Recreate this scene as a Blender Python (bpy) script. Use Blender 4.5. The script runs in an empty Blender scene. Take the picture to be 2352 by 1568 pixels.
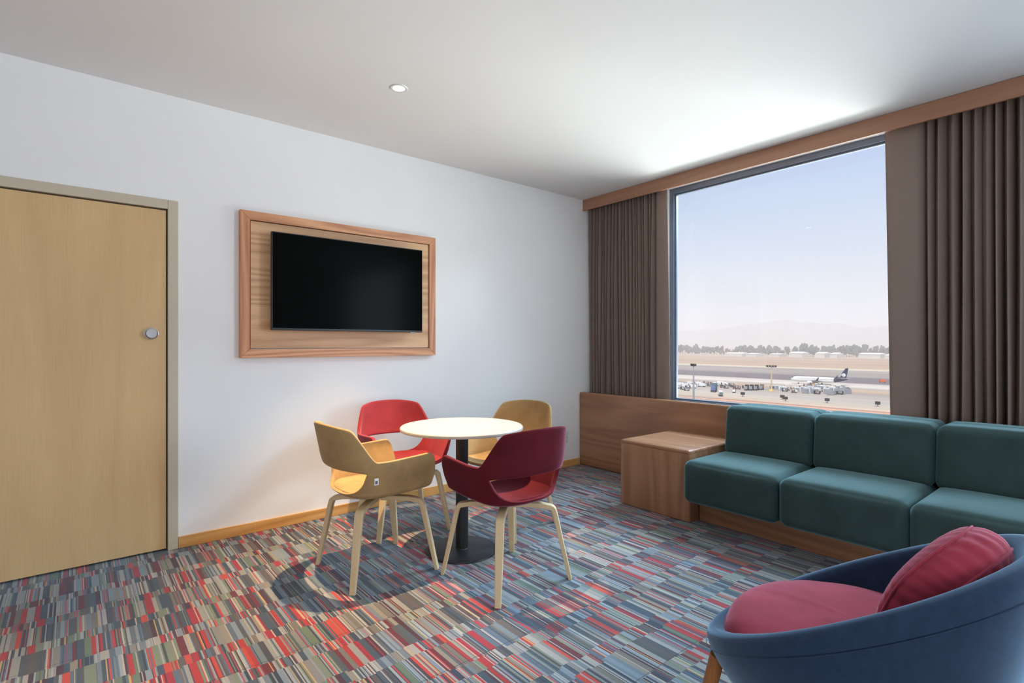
import bpy, bmesh, math, random
from mathutils import Vector, Matrix, noise
R = math.radians
random.seed(7)
S = bpy.context.scene
COL = S.collection
PI = math.pi

# ------------------------------------------------------------------ camera, world, sun, large lights, exposure
CAM_H = 1.24
cd = bpy.data.cameras.new('camera'); cam = bpy.data.objects.new('camera', cd); COL.objects.link(cam)
cam.location = (0, 0, CAM_H); cam.rotation_euler = (R(90), 0, R(-39.6))
cd.sensor_width = 36; cd.lens = 36 * 1216 / 2352; cd.shift_y = 7 / 2352
cd.clip_start = 0.05; cd.clip_end = 30000
S.camera = cam
S.view_settings.view_transform = 'Standard'; S.view_settings.look = 'None'
S.view_settings.gamma = 1; S.view_settings.use_curve_mapping = False
S.view_settings.exposure = 0.0
S.cycles.volume_bounces = 3

def srgb(r, g, b):
    f = lambda c: (c / 255 / 12.92) if c / 255 <= .04045 else ((c / 255 + .055) / 1.055) ** 2.4
    return (f(r), f(g), f(b), 1)

W = bpy.data.worlds.new('sky'); S.world = W; W.use_nodes = True
wn = W.node_tree; wn.nodes.clear()
tc = wn.nodes.new('ShaderNodeTexCoord'); sx = wn.nodes.new('ShaderNodeSeparateXYZ')
wr = wn.nodes.new('ShaderNodeValToRGB'); bg = wn.nodes.new('ShaderNodeBackground'); wo = wn.nodes.new('ShaderNodeOutputWorld')
wn.links.new(tc.outputs['Generated'], sx.inputs[0]); wn.links.new(sx.outputs['Z'], wr.inputs[0])
wn.links.new(wr.outputs[0], bg.inputs[0]); wn.links.new(bg.outputs[0], wo.inputs[0])
for i, (p, c) in enumerate([(0.0, (228, 227, 225)), (.03, (226, 229, 231)), (.07, (218, 228, 238)), (.16, (200, 217, 243)),
                            (.30, (172, 198, 242)), (.6, (150, 180, 228)), (1.0, (120, 160, 220))]):
    e = wr.color_ramp.elements[i] if i < 2 else wr.color_ramp.elements.new(p)
    e.position = p; e.color = srgb(*c)
bg.inputs[1].default_value = 1.0

def light(name, kind, loc, rot=None, power=10, color=(1, 1, 1), size=1, size_y=None, target=None, **kw):
    d = bpy.data.lights.new(name, kind); o = bpy.data.objects.new(name, d); COL.objects.link(o)
    o.location = loc; d.energy = power; d.color = color
    if kind == 'AREA':
        d.shape = 'RECTANGLE'; d.size = size; d.size_y = size_y or size
    if target is not None:
        o.rotation_euler = (Vector(target) - Vector(loc)).to_track_quat('-Z', 'Y').to_euler()
    elif rot: o.rotation_euler = rot
    for k, v in kw.items(): setattr(d, k, v)
    return o

sun = light('sun', 'SUN', (0, 0, 50), rot=(R(38), 0, R(-62)), power=5.4, color=(1, .95, .87)); sun.data.angle = R(.6)
# unseen fill lamps added below the sill and above the head to boost daylight
light('far_bounce_fill', 'AREA', (8.2, 1.7, -.55), power=560, color=(.93, 1, .99), size=5.0, size_y=1.5, target=(1.5, 1.9, 2.75))
light('bounce_fill', 'AREA', (5.6, 1.9, -.35), power=105, color=(.94, 1, .98), size=2.6, size_y=1.6, target=(3.0, 2.1, 2.75))
light('sky_fill', 'AREA', (6.0, 1.9, 3.9), power=1050, color=(.58, .80, 1), size=3.0, size_y=1.6, target=(2.6, 1.9, .4))
# fill lamp added in front of the added second window, out of the frame
light('side_fill', 'AREA', (4.2, -1.6, 1.66), power=120, color=(.68, .85, 1), size=1.7, size_y=1.8, target=(0, -.8, 1.66))
# added fill lamp behind the camera, aimed up to brighten the ceiling
light('rear_fill', 'AREA', (-1.0, -2.2, 1.1), power=62, color=(.98, .98, 1), size=2.6, size_y=1.4, target=(1.0, 2.2, 2.9))

# ------------------------------------------------------------------ materials
def new_mat(name):
    m = bpy.data.materials.new(name); m.use_nodes = True
    nt = m.node_tree; b = nt.nodes['Principled BSDF']
    return m, nt, b

def N(nt, t, **kw):
    n = nt.nodes.new('ShaderNode' + t)
    for k, v in kw.items(): setattr(n, k, v)
    return n

def math_n(nt, op, a, b=None, c=None):
    n = N(nt, 'Math', operation=op)
    for i, v in enumerate((a, b, c)):
        if v is None: continue
        if isinstance(v, (int, float)): n.inputs[i].default_value = v
        else: nt.links.new(v, n.inputs[i])
    return n.outputs[0]

def ramp(nt, fac, stops, interp='LINEAR'):
    n = N(nt, 'ValToRGB'); n.color_ramp.interpolation = interp
    for i, (p, c) in enumerate(stops):
        e = n.color_ramp.elements[i] if i < 2 else n.color_ramp.elements.new(p)
        e.position = p; e.color = c if len(c) == 4 else (*c, 1)
    nt.links.new(fac, n.inputs[0]); return n.outputs[0]

def bump(nt, b, h, strength=.2, dist=.002):
    n = N(nt, 'Bump'); n.inputs['Strength'].default_value = strength; n.inputs['Distance'].default_value = dist
    nt.links.new(h, n.inputs['Height']); nt.links.new(n.outputs[0], b.inputs['Normal'])

def noise_tex(nt, scale, detail=3, vec=None, rough=.5):
    n = N(nt, 'TexNoise'); n.inputs['Scale'].default_value = scale; n.inputs['Detail'].default_value = detail
    n.inputs['Roughness'].default_value = rough
    if vec is None:
        t = N(nt, 'TexCoord'); vec = t.outputs['Object']
    nt.links.new(vec, n.inputs['Vector']); return n.outputs['Fac']

def plain(name, c, rough=.6, metal=0, spec=.5, var=.04, scale=12, coat=0):
    m, nt, b = new_mat(name)
    f = noise_tex(nt, scale, 2)
    c1 = tuple(x * (1 - var) for x in c[:3]) + (1,); c2 = tuple(min(1, x * (1 + var)) for x in c[:3]) + (1,)
    nt.links.new(ramp(nt, f, [(.3, c1), (.7, c2)]), b.inputs['Base Color'])
    b.inputs['Roughness'].default_value = rough; b.inputs['Metallic'].default_value = metal
    b.inputs['Specular IOR Level'].default_value = spec; b.inputs['Coat Weight'].default_value = coat
    return m

def fabric(name, c, sheen=.5, scol=None, rough=.85, var=.12, weave=900, mott=7, bs=.25, srough=.35):
    m, nt, b = new_mat(name)
    f = noise_tex(nt, mott, 4, rough=.65)
    c1 = tuple(x * (1 - var) for x in c[:3]) + (1,); c2 = tuple(min(1, x * (1 + var)) for x in c[:3]) + (1,)
    nt.links.new(ramp(nt, f, [(.35, c1), (.65, c2)]), b.inputs['Base Color'])
    b.inputs['Roughness'].default_value = rough; b.inputs['Sheen Weight'].default_value = sheen
    b.inputs['Sheen Roughness'].default_value = srough
    if scol: b.inputs['Sheen Tint'].default_value = scol
    b.inputs['Specular IOR Level'].default_value = .15
    bump(nt, b, noise_tex(nt, weave, 2), bs, .0006)
    return m

def wood(name, c1, c2, axis='Z', rough=.42, s=1.0, rings=5, dist=3.0, contrast=1.0):
    """veneer whose long grain runs along axis; broad cathedral figure plus fine pores"""
    m, nt, b = new_mat(name)
    t = N(nt, 'TexCoord'); mp = N(nt, 'Mapping')
    k = {'X': (.09, 1, 1), 'Y': (1, .09, 1), 'Z': (1, 1, .09)}[axis]
    mp.inputs['Scale'].default_value = tuple(v * s for v in k)
    nt.links.new(t.outputs['Object'], mp.inputs[0])
    big = noise_tex(nt, 3.2, 2, mp.outputs[0], .4)
    rg = math_n(nt, 'FRACT', math_n(nt, 'MULTIPLY', big, 9.0 * rings / 5))
    rg = math_n(nt, 'ABSOLUTE', math_n(nt, 'SUBTRACT', rg, .5))
    rg = math_n(nt, 'MULTIPLY', rg, 2)
    mp2 = N(nt, 'Mapping')
    k2 = {'X': (3, 150, 150), 'Y': (150, 3, 150), 'Z': (150, 150, 3)}[axis]
    mp2.inputs['Scale'].default_value = k2
    nt.links.new(t.outputs['Object'], mp2.inputs[0])
    fine = noise_tex(nt, 1.6, 3, mp2.outputs[0], .6)
    f = math_n(nt, 'ADD', math_n(nt, 'MULTIPLY', rg, .45 * contrast), math_n(nt, 'MULTIPLY', fine, .62))
    nt.links.new(ramp(nt, f, [(.15, c2), (.85, c1)]), b.inputs['Base Color'])
    b.inputs['Roughness'].default_value = rough
    bump(nt, b, fine, .08, .0008)
    return m

def carpet_mat():
    m, nt, b = new_mat('striped_carpet')
    t = N(nt, 'TexCoord'); sp = N(nt, 'SeparateXYZ'); nt.links.new(t.outputs['Object'], sp.inputs[0])
    X, Y = sp.outputs[0], sp.outputs[1]
    # the band edges shift a little every few centimetres across
    def white(w, seed):
        n = N(nt, 'TexWhiteNoise', noise_dimensions='1D'); nt.links.new(math_n(nt, 'ADD', w, seed), n.inputs['W']); return n.outputs['Value']
    cell = math_n(nt, 'FLOOR', math_n(nt, 'MULTIPLY', X, 12.5))
    jit = math_n(nt, 'MULTIPLY', math_n(nt, 'SUBTRACT', white(cell, 3.7), .5), .022)
    yy = math_n(nt, 'DIVIDE', math_n(nt, 'ADD', math_n(nt, 'ADD', Y, 20.05), jit), .25)
    row = math_n(nt, 'FLOOR', yy); fr = math_n(nt, 'FRACT', yy)
    short = math_n(nt, 'GREATER_THAN', fr, .70)
    idx = math_n(nt, 'ADD', math_n(nt, 'MULTIPLY', row, 2), short)
    seed = math_n(nt, 'MULTIPLY', white(idx, .5), 913.0)
    def vor(scale, sd):
        v = N(nt, 'TexVoronoi', voronoi_dimensions='1D'); v.inputs['Scale'].default_value = 1
        nt.links.new(math_n(nt, 'ADD', math_n(nt, 'MULTIPLY', X, scale), sd), v.inputs['W'])
        s = N(nt, 'SeparateColor'); nt.links.new(v.outputs['Color'], s.inputs[0]); return s.outputs
    A = vor(46, seed); Bc = vor(190, math_n(nt, 'ADD', seed, 55.5))
    pal = [srgb(*c) for c in [(104, 116, 124), (62, 72, 84), (138, 138, 134), (158, 44, 38), (108, 102, 94), (72, 80, 88), (124, 134, 142), (98, 34, 40), (112, 122, 104), (50, 58, 70),
                              (176, 62, 44), (130, 124, 112), (88, 78, 76), (148, 36, 44), (116, 130, 142), (76, 76, 80), (96, 110, 92), (70, 38, 46), (150, 148, 144), (84, 96, 110), (122, 120, 118), (66, 66, 72)]]
    fine_pal = [srgb(*c) for c in [(176, 170, 160), (92, 34, 40), (62, 74, 86), (184, 54, 46), (146, 156, 162), (52, 54, 60), (182, 152, 96), (112, 124, 104), (160, 48, 58), (160, 160, 158), (46, 48, 56), (132, 136, 140), (78, 98, 122)]]
    n = len(pal); c1 = ramp(nt, A[0], [(i / n, c) for i, c in enumerate(pal)], 'CONSTANT')
    n = len(fine_pal); c2 = ramp(nt, Bc[0], [(i / n, c) for i, c in enumerate(fine_pal)], 'CONSTANT')
    # some cells stay plain, others are cut by thin lines
    on = math_n(nt, 'MULTIPLY', math_n(nt, 'GREATER_THAN', A[1], .28), math_n(nt, 'GREATER_THAN', Bc[1], .48))
    mx = N(nt, 'MixRGB'); nt.links.new(math_n(nt, 'MULTIPLY', on, .85), mx.inputs[0]); nt.links.new(c1, mx.inputs[1]); nt.links.new(c2, mx.inputs[2])
    # loops of the pile
    loop = noise_tex(nt, 420, 2, t.outputs['Object'], .6)
    mul = N(nt, 'MixRGB', blend_type='MULTIPLY'); mul.inputs[0].default_value = .55
    nt.links.new(mx.outputs[0], mul.inputs[1]); nt.links.new(ramp(nt, loop, [(.3, (.62, .62, .62)), (.7, (1.3, 1.3, 1.3))]), mul.inputs[2])
    # tile joints every half metre
    ty = math_n(nt, 'FRACT', math_n(nt, 'MULTIPLY', math_n(nt, 'ADD', Y, 19.79), 2.0))
    tx = math_n(nt, 'FRACT', math_n(nt, 'MULTIPLY', math_n(nt, 'ADD', X, 20.1), 2.0))
    j = math_n(nt, 'MAXIMUM', math_n(nt, 'LESS_THAN', ty, .008), math_n(nt, 'LESS_THAN', tx, .004))
    jm = N(nt, 'MixRGB'); nt.links.new(math_n(nt, 'MULTIPLY', j, .6), jm.inputs[0]); nt.links.new(mul.outputs[0], jm.inputs[1]); jm.inputs[2].default_value = (.03, .03, .035, 1)
    nt.links.new(jm.outputs[0], b.inputs['Base Color'])
    b.inputs['Roughness'].default_value = .9; b.inputs['Specular IOR Level'].default_value = .2
    b.inputs['Sheen Weight'].default_value = .36; b.inputs['Sheen Tint'].default_value = (.7, .86, 1, 1); b.inputs['Sheen Roughness'].default_value = .45
    bump(nt, b, loop, .5, .002)
    return m

M = {}
M['wall'] = plain('white_paint', (.87, .87, .87), .75, spec=.25, var=.008, scale=3)
M['wall_dark'] = plain('low_bounce_grey', (.34, .34, .35), .8, spec=.2, var=.02, scale=3)  # grey picked for the unseen walls so they bounce less light back
M['ceiling'] = plain('ceiling_paint', (.80, .80, .79), .85, spec=.2, var=.005, scale=3)
M['carpet'] = carpet_mat()
M['oak_x'] = wood('oak_grain_x', srgb(184, 138, 106), srgb(146, 100, 72), 'X')
M['oak_y'] = wood('oak_grain_y', srgb(176, 130, 98), srgb(140, 96, 68), 'Y', rough=.3)
M['oak_z'] = wood('oak_grain_z', srgb(176, 130, 98), srgb(140, 96, 68), 'Z')
M['valance'] = wood('valance_oak', srgb(190, 146, 118), srgb(160, 114, 88), 'Y', contrast=.4)
M['frame_x'] = wood('frame_oak_x', srgb(226, 166, 122), srgb(176, 112, 74), 'X', rings=10, contrast=1.5)
M['frame_z'] = wood('frame_oak_z', srgb(222, 162, 120), srgb(176, 112, 74), 'Z', rings=8)
M['backing'] = wood('backing_oak', srgb(226, 182, 138), srgb(186, 138, 98), 'X', rings=9, contrast=1.3)
M['door'] = wood('door_veneer', srgb(228, 194, 142), srgb(204, 168, 118), 'Z', rough=.5, rings=3, contrast=.5)
M['base'] = wood('skirting_pine', srgb(222, 172, 104), srgb(184, 126, 66), 'X', rings=4)
M['birch'] = wood('pale_birch', srgb(232, 212, 174), srgb(208, 182, 140), 'Z', rings=3, contrast=.3, rough=.5)
M['leg_wood'] = wood('armchair_leg_wood', srgb(176, 118, 66), srgb(134, 80, 40), 'Z', rings=3, contrast=.5)
M['door_frame'] = plain('beige_metal_frame', srgb(198, 186, 166), .45, var=.01)
M['gap'] = plain('dark_gap', (.012, .009, .008), .9)
M['chrome'] = plain('brushed_steel', (.62, .64, .66), .22, metal=1)
M['black_metal'] = plain('black_powder_coat', (.012, .013, .015), .45, spec=.5)
M['screen'] = plain('black_glass_screen', (.003, .0035, .0035), .16, spec=.02, var=0)
M['tv_case'] = plain('black_plastic', (.018, .018, .02), .4)
M['tv_logo'] = plain('grey_print', (.45, .45, .46), .4)
M['white_top'] = plain('white_laminate', (.43, .43, .43), .35, spec=.3, var=.01)
M['top_edge'] = plain('table_edge_band', (.50, .44, .36), .5)
M['plastic'] = plain('white_plastic', (.74, .75, .72), .4)
M['alu'] = plain('blue_grey_window_metal', srgb(112, 122, 138), .45, metal=.2)
M['tag'] = plain('white_tag', (.75, .75, .75), .6)
M['tag_print'] = plain('tag_print', (.1, .1, .12), .6)
M['teal'] = fabric('teal_velvet', srgb(56, 74, 73), .8, (.45, .78, .85, 1), mott=5)
M['blue'] = fabric('blue_felt', srgb(40, 58, 84), .8, (.5, .75, 1, 1), srough=.4, weave=700, mott=40, var=.1)
M['rose'] = fabric('rose_velvet', srgb(158, 58, 76), .5, (1, .55, .7, 1), mott=6, var=.15)
M['red'] = fabric('red_velvet', srgb(152, 54, 60), .45, (1, .45, .6, 1), mott=6)
M['shaded'] = fabric('shaded_red_velvet', srgb(92, 26, 36), .6, (1, .42, .62, 1), mott=6, srough=.26)  # red velvet again, its colour darkened to carry the shade on the chair back
M['mustard'] = fabric('mustard_velvet', srgb(172, 144, 102), .25, (1, .85, .6, 1), mott=8)
M['curtain'] = fabric('taupe_curtain', srgb(142, 125, 116), .12, (.9, .85, .8, 1), weave=500, mott=4, var=.03)

def glass_mat():
    m = bpy.data.materials.new('clear_window_glass'); m.use_nodes = True; nt = m.node_tree; nt.nodes.clear()
    o = N(nt, 'OutputMaterial'); mx = N(nt, 'MixShader'); tr = N(nt, 'BsdfTransparent'); gl = N(nt, 'BsdfGlossy'); fr = N(nt, 'Fresnel')
    fr.inputs[0].default_value = 1.45; gl.inputs['Roughness'].default_value = .0; tr.inputs[0].default_value = (.98, .99, .985, 1)
    nt.links.new(math_n(nt, 'MULTIPLY', fr.outputs[0], .6), mx.inputs[0])
    nt.links.new(tr.outputs[0], mx.inputs[1]); nt.links.new(gl.outputs[0], mx.inputs[2]); nt.links.new(mx.outputs[0], o.inputs[0])
    return m
M['glass'] = glass_mat()

def emit(name, c, s):
    m = bpy.data.materials.new(name); m.use_nodes = True; nt = m.node_tree; nt.nodes.clear()
    o = N(nt, 'OutputMaterial'); e = N(nt, 'Emission'); e.inputs[0].default_value = (*c, 1); e.inputs[1].default_value = s
    nt.links.new(e.outputs[0], o.inputs[0]); return m
M['lamp'] = emit('lamp_lens', (1, .93, .82), 9)

# ------------------------------------------------------------------ mesh helpers
class MB:
    def __init__(s): s.v = []; s.f = []; s.mi = []
    def add(s, vs, fs, mi=0):
        o = len(s.v); s.v += [tuple(v) for v in vs]; s.f += [tuple(i + o for i in f) for f in fs]; s.mi += [mi] * len(fs); return s
    def box(s, a, b, mi=0):
        (x0, y0, z0), (x1, y1, z1) = a, b
        vs = [(x0, y0, z0), (x1, y0, z0), (x1, y1, z0), (x0, y1, z0), (x0, y0, z1), (x1, y0, z1), (x1, y1, z1), (x0, y1, z1)]
        return s.add(vs, [(0, 3, 2, 1), (4, 5, 6, 7), (0, 1, 5, 4), (1, 2, 6, 5), (2, 3, 7, 6), (3, 0, 4, 7)], mi)
    def lathe(s, prof, n=48, c=(0, 0, 0), mi=0, axis='Z'):
        vs = []; fs = []
        for r, z in prof:
            for i in range(n):
                a = 2 * PI * i / n; p = (r * math.cos(a), r * math.sin(a), z)
                if axis == 'Y': p = (p[0], p[2], p[1])
                if axis == 'X': p = (p[2], p[0], p[1])
                vs.append((p[0] + c[0], p[1] + c[1], p[2] + c[2]))
        m = len(prof)
        for j in range(m - 1):
            for i in range(n):
                k = (i + 1) % n; fs.append((j * n + i, j * n + k, (j + 1) * n + k, (j + 1) * n + i))
        if prof[0][0] > 1e-6: fs.append(tuple(range(n))[::-1])
        if prof[-1][0] > 1e-6: fs.append(tuple((m - 1) * n + i for i in range(n)))
        return s.add(vs, fs, mi)
    def tube(s, pts, rad, n=12, mi=0):
        """round bar through pts, one radius per point"""
        pts = [Vector(p) for p in pts]; vs = []; fs = []; up = None
        for j, p in enumerate(pts):
            d = (pts[min(j + 1, len(pts) - 1)] - pts[max(j - 1, 0)]).normalized()
            if up is None: up = Vector((0, 0, 1)) if abs(d.z) < .9 else Vector((1, 0, 0))
            a = d.cross(up).normalized(); b = a.cross(d).normalized(); up = b
            r = rad[j] if isinstance(rad, (list, tuple)) else rad
            for i in range(n):
                t = 2 * PI * i / n; vs.append(p + a * math.cos(t) * r + b * math.sin(t) * r)
        for j in range(len(pts) - 1):
            for i in range(n):
                k = (i + 1) % n; fs.append((j * n + i, j * n + k, (j + 1) * n + k, (j + 1) * n + i))
        fs.append(tuple(range(n))[::-1]); fs.append(tuple((len(pts) - 1) * n + i for i in range(n)))
        return s.add(vs, fs, mi)
    def ribbon(s, pts, side, w, t, mi=0):
        """flat bent bar: pts centre line, side = width direction, w widths, t thicknesses (lists)"""
        pts = [Vector(p) for p in pts]; side = Vector(side).normalized(); vs = []; fs = []
        for j, p in enumerate(pts):
            d = (pts[min(j + 1, len(pts) - 1)] - pts[max(j - 1, 0)]).normalized(); nrm = d.cross(side).normalized()
            hw, ht = w[j] / 2, t[j] / 2; c = min(hw, ht) * .2
            for (u, v) in ((-hw + c, -ht), (hw - c, -ht), (hw, -ht + c), (hw, ht - c), (hw - c, ht), (-hw + c, ht), (-hw, ht - c), (-hw, -ht + c)):
                vs.append(p + side * u + nrm * v)
        for j in range(len(pts) - 1):
            for i in range(8):
                k = (i + 1) % 8; fs.append((j * 8 + i, j * 8 + k, (j + 1) * 8 + k, (j + 1) * 8 + i))
        fs.append(tuple(range(8))[::-1]); fs.append(tuple((len(pts) - 1) * 8 + i for i in range(8)))
        return s.add(vs, fs, mi)
    def rbox(s, a, b, r, n=10, puff=None, mi=0):
        """box with rounded edges, subdivided; puff(x,y,z) in -1..1 coords returns an offset"""
        a = Vector(a); b = Vector(b); c = (a + b) / 2; h = (b - a) / 2
        r = min(r, h.x, h.y, h.z)
        key = {}; vs = []; fs = []
        def vert(q):
            k = tuple(round(t, 5) for t in q)
            if k in key: return key[k]
            p = Vector([q[i] * h[i] for i in range(3)])
            inner = Vector([max(-h[i] + r, min(h[i] - r, p[i])) for i in range(3)])
            d = p - inner
            if d.length > 1e-9: p = inner + d.normalized() * r
            if puff: p = p + Vector(puff(*q))
            key[k] = len(vs); vs.append(c + p); return key[k]
        # denser rows near the edges
        def ladder(hh):
            e = r / hh; t = [-1 + e * (1 - math.cos(PI / 2 * i / 4)) if False else -1 + e * i / 4 for i in range(5)]
            mid = [(-1 + e) + (2 - 2 * e) * i / n for i in range(1, n)]
            return sorted(set([round(x, 6) for x in t + mid + [-x for x in t]]))
        L = [ladder(h.x), ladder(h.y), ladder(h.z)]
        for ax in range(3):
            u, v = (ax + 1) % 3, (ax + 2) % 3
            for sg in (-1, 1):
                for i in range(len(L[u]) - 1):
                    for j in range(len(L[v]) - 1):
                        q = []
                        for (du, dv) in ((0, 0), (1, 0), (1, 1), (0, 1)):
                            t = [0, 0, 0]; t[ax] = sg; t[u] = L[u][i + du]; t[v] = L[v][j + dv]; q.append(vert(t))
                        if sg < 0: q = q[::-1]
                        fs.append(q)
        return s.add(vs, fs, mi)
    def build(s, name, mats, parent=None, smooth=False, off=None, bevel=0, seg=2, angle=35):
        me = bpy.data.meshes.new(name)
        vs = s.v if off is None else [(x - off[0], y - off[1], z - off[2]) for x, y, z in s.v]
        me.from_pydata(vs, [], s.f); me.update()
        if not isinstance(mats, (list, tuple)): mats = [mats]
        for m in mats: me.materials.append(m)
        for p, i in zip(me.polygons, s.mi): p.material_index = i
        bm = bmesh.new(); bm.from_mesh(me); bmesh.ops.recalc_face_normals(bm, faces=bm.faces); bm.to_mesh(me); bm.free()
        o = bpy.data.objects.new(name, me); COL.objects.link(o)
        if parent is not None: o.parent = parent
        if smooth:
            for p in me.polygons: p.use_smooth = True
            if smooth == 'auto':
                for e in me.edges: pass
                bm = bmesh.new(); bm.from_mesh(me)
                for e in bm.edges:
                    if len(e.link_faces) == 2 and e.calc_face_angle(0) > R(angle): e.smooth = False
                bm.to_mesh(me); bm.free()
        if bevel:
            md = o.modifiers.new('bevel', 'BEVEL'); md.width = bevel; md.segments = seg; md.limit_method = 'ANGLE'; md.angle_limit = R(40)
            for p in me.polygons: p.use_smooth = True
            md.harden_normals = False
            o.modifiers.new('wn', 'WEIGHTED_NORMAL')
        return o

def tag(o, label=None, cat=None, group=None, kind=None):
    if label: o['label'] = label
    if cat: o['category'] = cat
    if group: o['group'] = group
    if kind: o['kind'] = kind
    return o

def thing(name, label, cat, loc=(0, 0, 0), rz=0, group=None):
    o = bpy.data.objects.new(name, None); COL.objects.link(o); o.empty_display_size = .1
    o.location = loc; o.rotation_euler = (0, 0, rz)
    return tag(o, label, cat, group)

def dup(root, loc, rz=None, label=None, scale=None):
    def cp(o, par):
        c = o.copy(); COL.objects.link(c); c.parent = par
        for ch in o.children: cp(ch, c)
        return c
    r = cp(root, None); r.location = loc
    if rz is not None: r.rotation_euler = (0, 0, rz)
    if label: r['label'] = label
    if scale: r.scale = scale
    return r

# ------------------------------------------------------------------ room shell
YA, XB, ZC = 3.783, 4.30, 2.745       # wall with the television, window wall, ceiling height
X0, Y0 = -2.6, -2.9
WY0, WY1, WZ0, WZ1 = .25, 2.905, .68, 2.70   # window opening
VY0, VY1 = -2.4, -.8                        # opening of an unseen window added for fill light
T = .16
def struct(o): o['kind'] = 'structure'; return o
struct(MB().box((X0 - T, Y0 - T, -.12), (XB + T, YA + T, 0)).build('floor', M['carpet']))
struct(MB().box((X0 - T, Y0 - T, ZC), (XB + T, YA + T, ZC + .2)).build('ceiling', M['ceiling']))
DX0, DX1, DZ = -.50, .435, 2.055
wa = MB().box((X0, YA, 0), (DX0 - .055, YA + T, ZC)).box((DX1 + .053, YA, 0), (XB + T, YA + T, ZC)).box((DX0 - .055, YA, DZ + .055), (DX1 + .053, YA + T, ZC))
struct(wa.build('wall_north', M['wall']))
we = MB().box((XB, WY1, 0), (XB + T, YA, ZC)).box((XB, WY0, 0), (XB + T, WY1, WZ0)).box((XB, WY0, WZ1), (XB + T, WY1, ZC))
we.box((XB, VY1, 0), (XB + T, WY0, ZC)).box((XB, VY0, 0), (XB + T, VY1, WZ0)).box((XB, VY0, WZ1), (XB + T, VY1, ZC)).box((XB, Y0, 0), (XB + T, VY0, ZC))
struct(we.build('wall_east', M['wall']))
struct(MB().box((X0 - T, Y0 - T, 0), (XB + T, Y0, ZC)).build('wall_south', M['wall_dark']))
struct(MB().box((X0 - T, Y0, 0), (X0, YA + T, ZC)).build('wall_west', M['wall_dark']))
struct(MB().box((DX1 + .054, YA - .012, 0), (4.028, YA, .07)).build('baseboard_north', M['base'], bevel=.003))

def window(name, y0, y1):
    root = bpy.data.objects.new(name, None); COL.objects.link(root); root.location = (XB + .06, (y0 + y1) / 2, WZ0); root['kind'] = 'structure'
    off = root.location; x0, x1 = XB + .035, XB + .095; w = .045
    f = MB()
    for (a, b) in (((x0, y0, WZ0), (x1, y0 + w, WZ1)), ((x0, y1 - w, WZ0), (x1, y1, WZ1)), ((x0, y0 + w, WZ0), (x1, y1 - w, WZ0 + w)), ((x0, y0 + w, WZ1 - .045), (x1, y1 - w, WZ1))):
        f.box(a, b)
    f.build('window_frame', M['alu'], root, off=off, bevel=.003)
    g = MB(); q = w + .014
    x2, x3 = XB + .055, XB + .085
    for (a, b) in (((x2, y0 + w, WZ0 + w), (x3, y0 + q, WZ1 - .045)), ((x2, y1 - q, WZ0 + w), (x3, y1 - w, WZ1 - .045)),
                   ((x2, y0 + q, WZ0 + w), (x3, y1 - q, WZ0 + q)), ((x2, y0 + q, WZ1 - .06), (x3, y1 - q, WZ1 - .045))):
        g.box(a, b)
    g.build('glazing_bead', M['alu'], root, off=off, bevel=.002)
    MB().box((XB + .066, y0 + q, WZ0 + q), (XB + .072, y1 - q, WZ1 - .06)).build('pane', M['glass'], root, off=off)
    MB().box((XB - .01, y0 - .02, WZ0 - .02), (XB + .034, y1 + .02, WZ0)).build('window_sill', M['wall'], root, off=off, bevel=.003)
    return root
window('window_1', WY0, WY1); window('added_window', VY0, VY1)

# ------------------------------------------------------------------ door
dr = bpy.data.objects.new('door_1', None); COL.objects.link(dr); dr.location = ((DX0 + DX1) / 2, YA, 0); dr['kind'] = 'structure'
off = dr.location
fr = MB()
fr.box((DX1, YA - .012, 0), (DX1 + .053, YA + .10, DZ + .055)).box((DX0 - .055, YA - .012, 0), (DX0, YA + .10, DZ + .055)).box((DX0, YA - .012, DZ), (DX1, YA + .10, DZ + .055))
fr.build('door_frame', M['door_frame'], dr, off=off, bevel=.003)
MB().box((DX0, YA + .05, 0), (DX1, YA + .10, DZ)).build('door_rebate', M['gap'], dr, off=off)
leaf = MB().box((DX0 + .006, YA + .004, .012), (DX1 - .007, YA + .044, DZ - .008)).build('door_leaf', M['door'], dr, off=off, bevel=.0015)
kb = MB().lathe([(0, -.034), (.026, -.034), (.031, -.030), (.033, -.022), (.033, -.008), (.030, -.006), (.036, -.004), (.036, .004)], 40, axis='Y')
k = kb.build('thumb_turn', M['chrome'], leaf, smooth='auto'); k.location = (.352 - off.x, YA - off.y, 1.305); k['label'] = 'round brushed steel thumb turn'

# ------------------------------------------------------------------ window wall joinery
p = MB().rbox((4.03, -2.85, .0), (4.085, YA - .002, .75), .018, 6)
o = p.build('back_panel', M['oak_y'], None, smooth='auto', off=(4.05, .46, 0)); o.location = (4.05, .46, 0)
tag(o, 'low oak panel with a rounded top edge running under the window behind the sofa', 'wood panel')
o = MB().box((4.085, Y0 + .02, 2.632), (4.105, YA - .001, ZC - .002)).build('curtain_valance', M['valance'], off=(4.095, .44, 2.632), bevel=.002); o.location = (4.095, .44, 2.632)
tag(o, 'long straight oak valance board at the ceiling above the curtains', 'valance')

st = thing('side_table', 'boxy oak side table between the low wall panel and the teal sofa', 'side table', (3.66, 2.345, 0))
off = st.location
MB().rbox((3.29, 2.045, .466), (4.028, 2.65, .502), .016, 6).build('tabletop', M['oak_y'], st, smooth='auto', off=off)
fp = MB().rbox((3.292, 2.046, 0), (3.322, 2.649, .480), .010, 6).build('front_panel', M['oak_z'], st, smooth='auto', off=off)
for (a, b) in ((2.046, 2.072), (2.622, 2.648)):
    MB().box((3.315, a, 0), (4.026, b, .478)).build('side_panel', M['oak_z'], st, off=off, bevel=.002)

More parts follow.
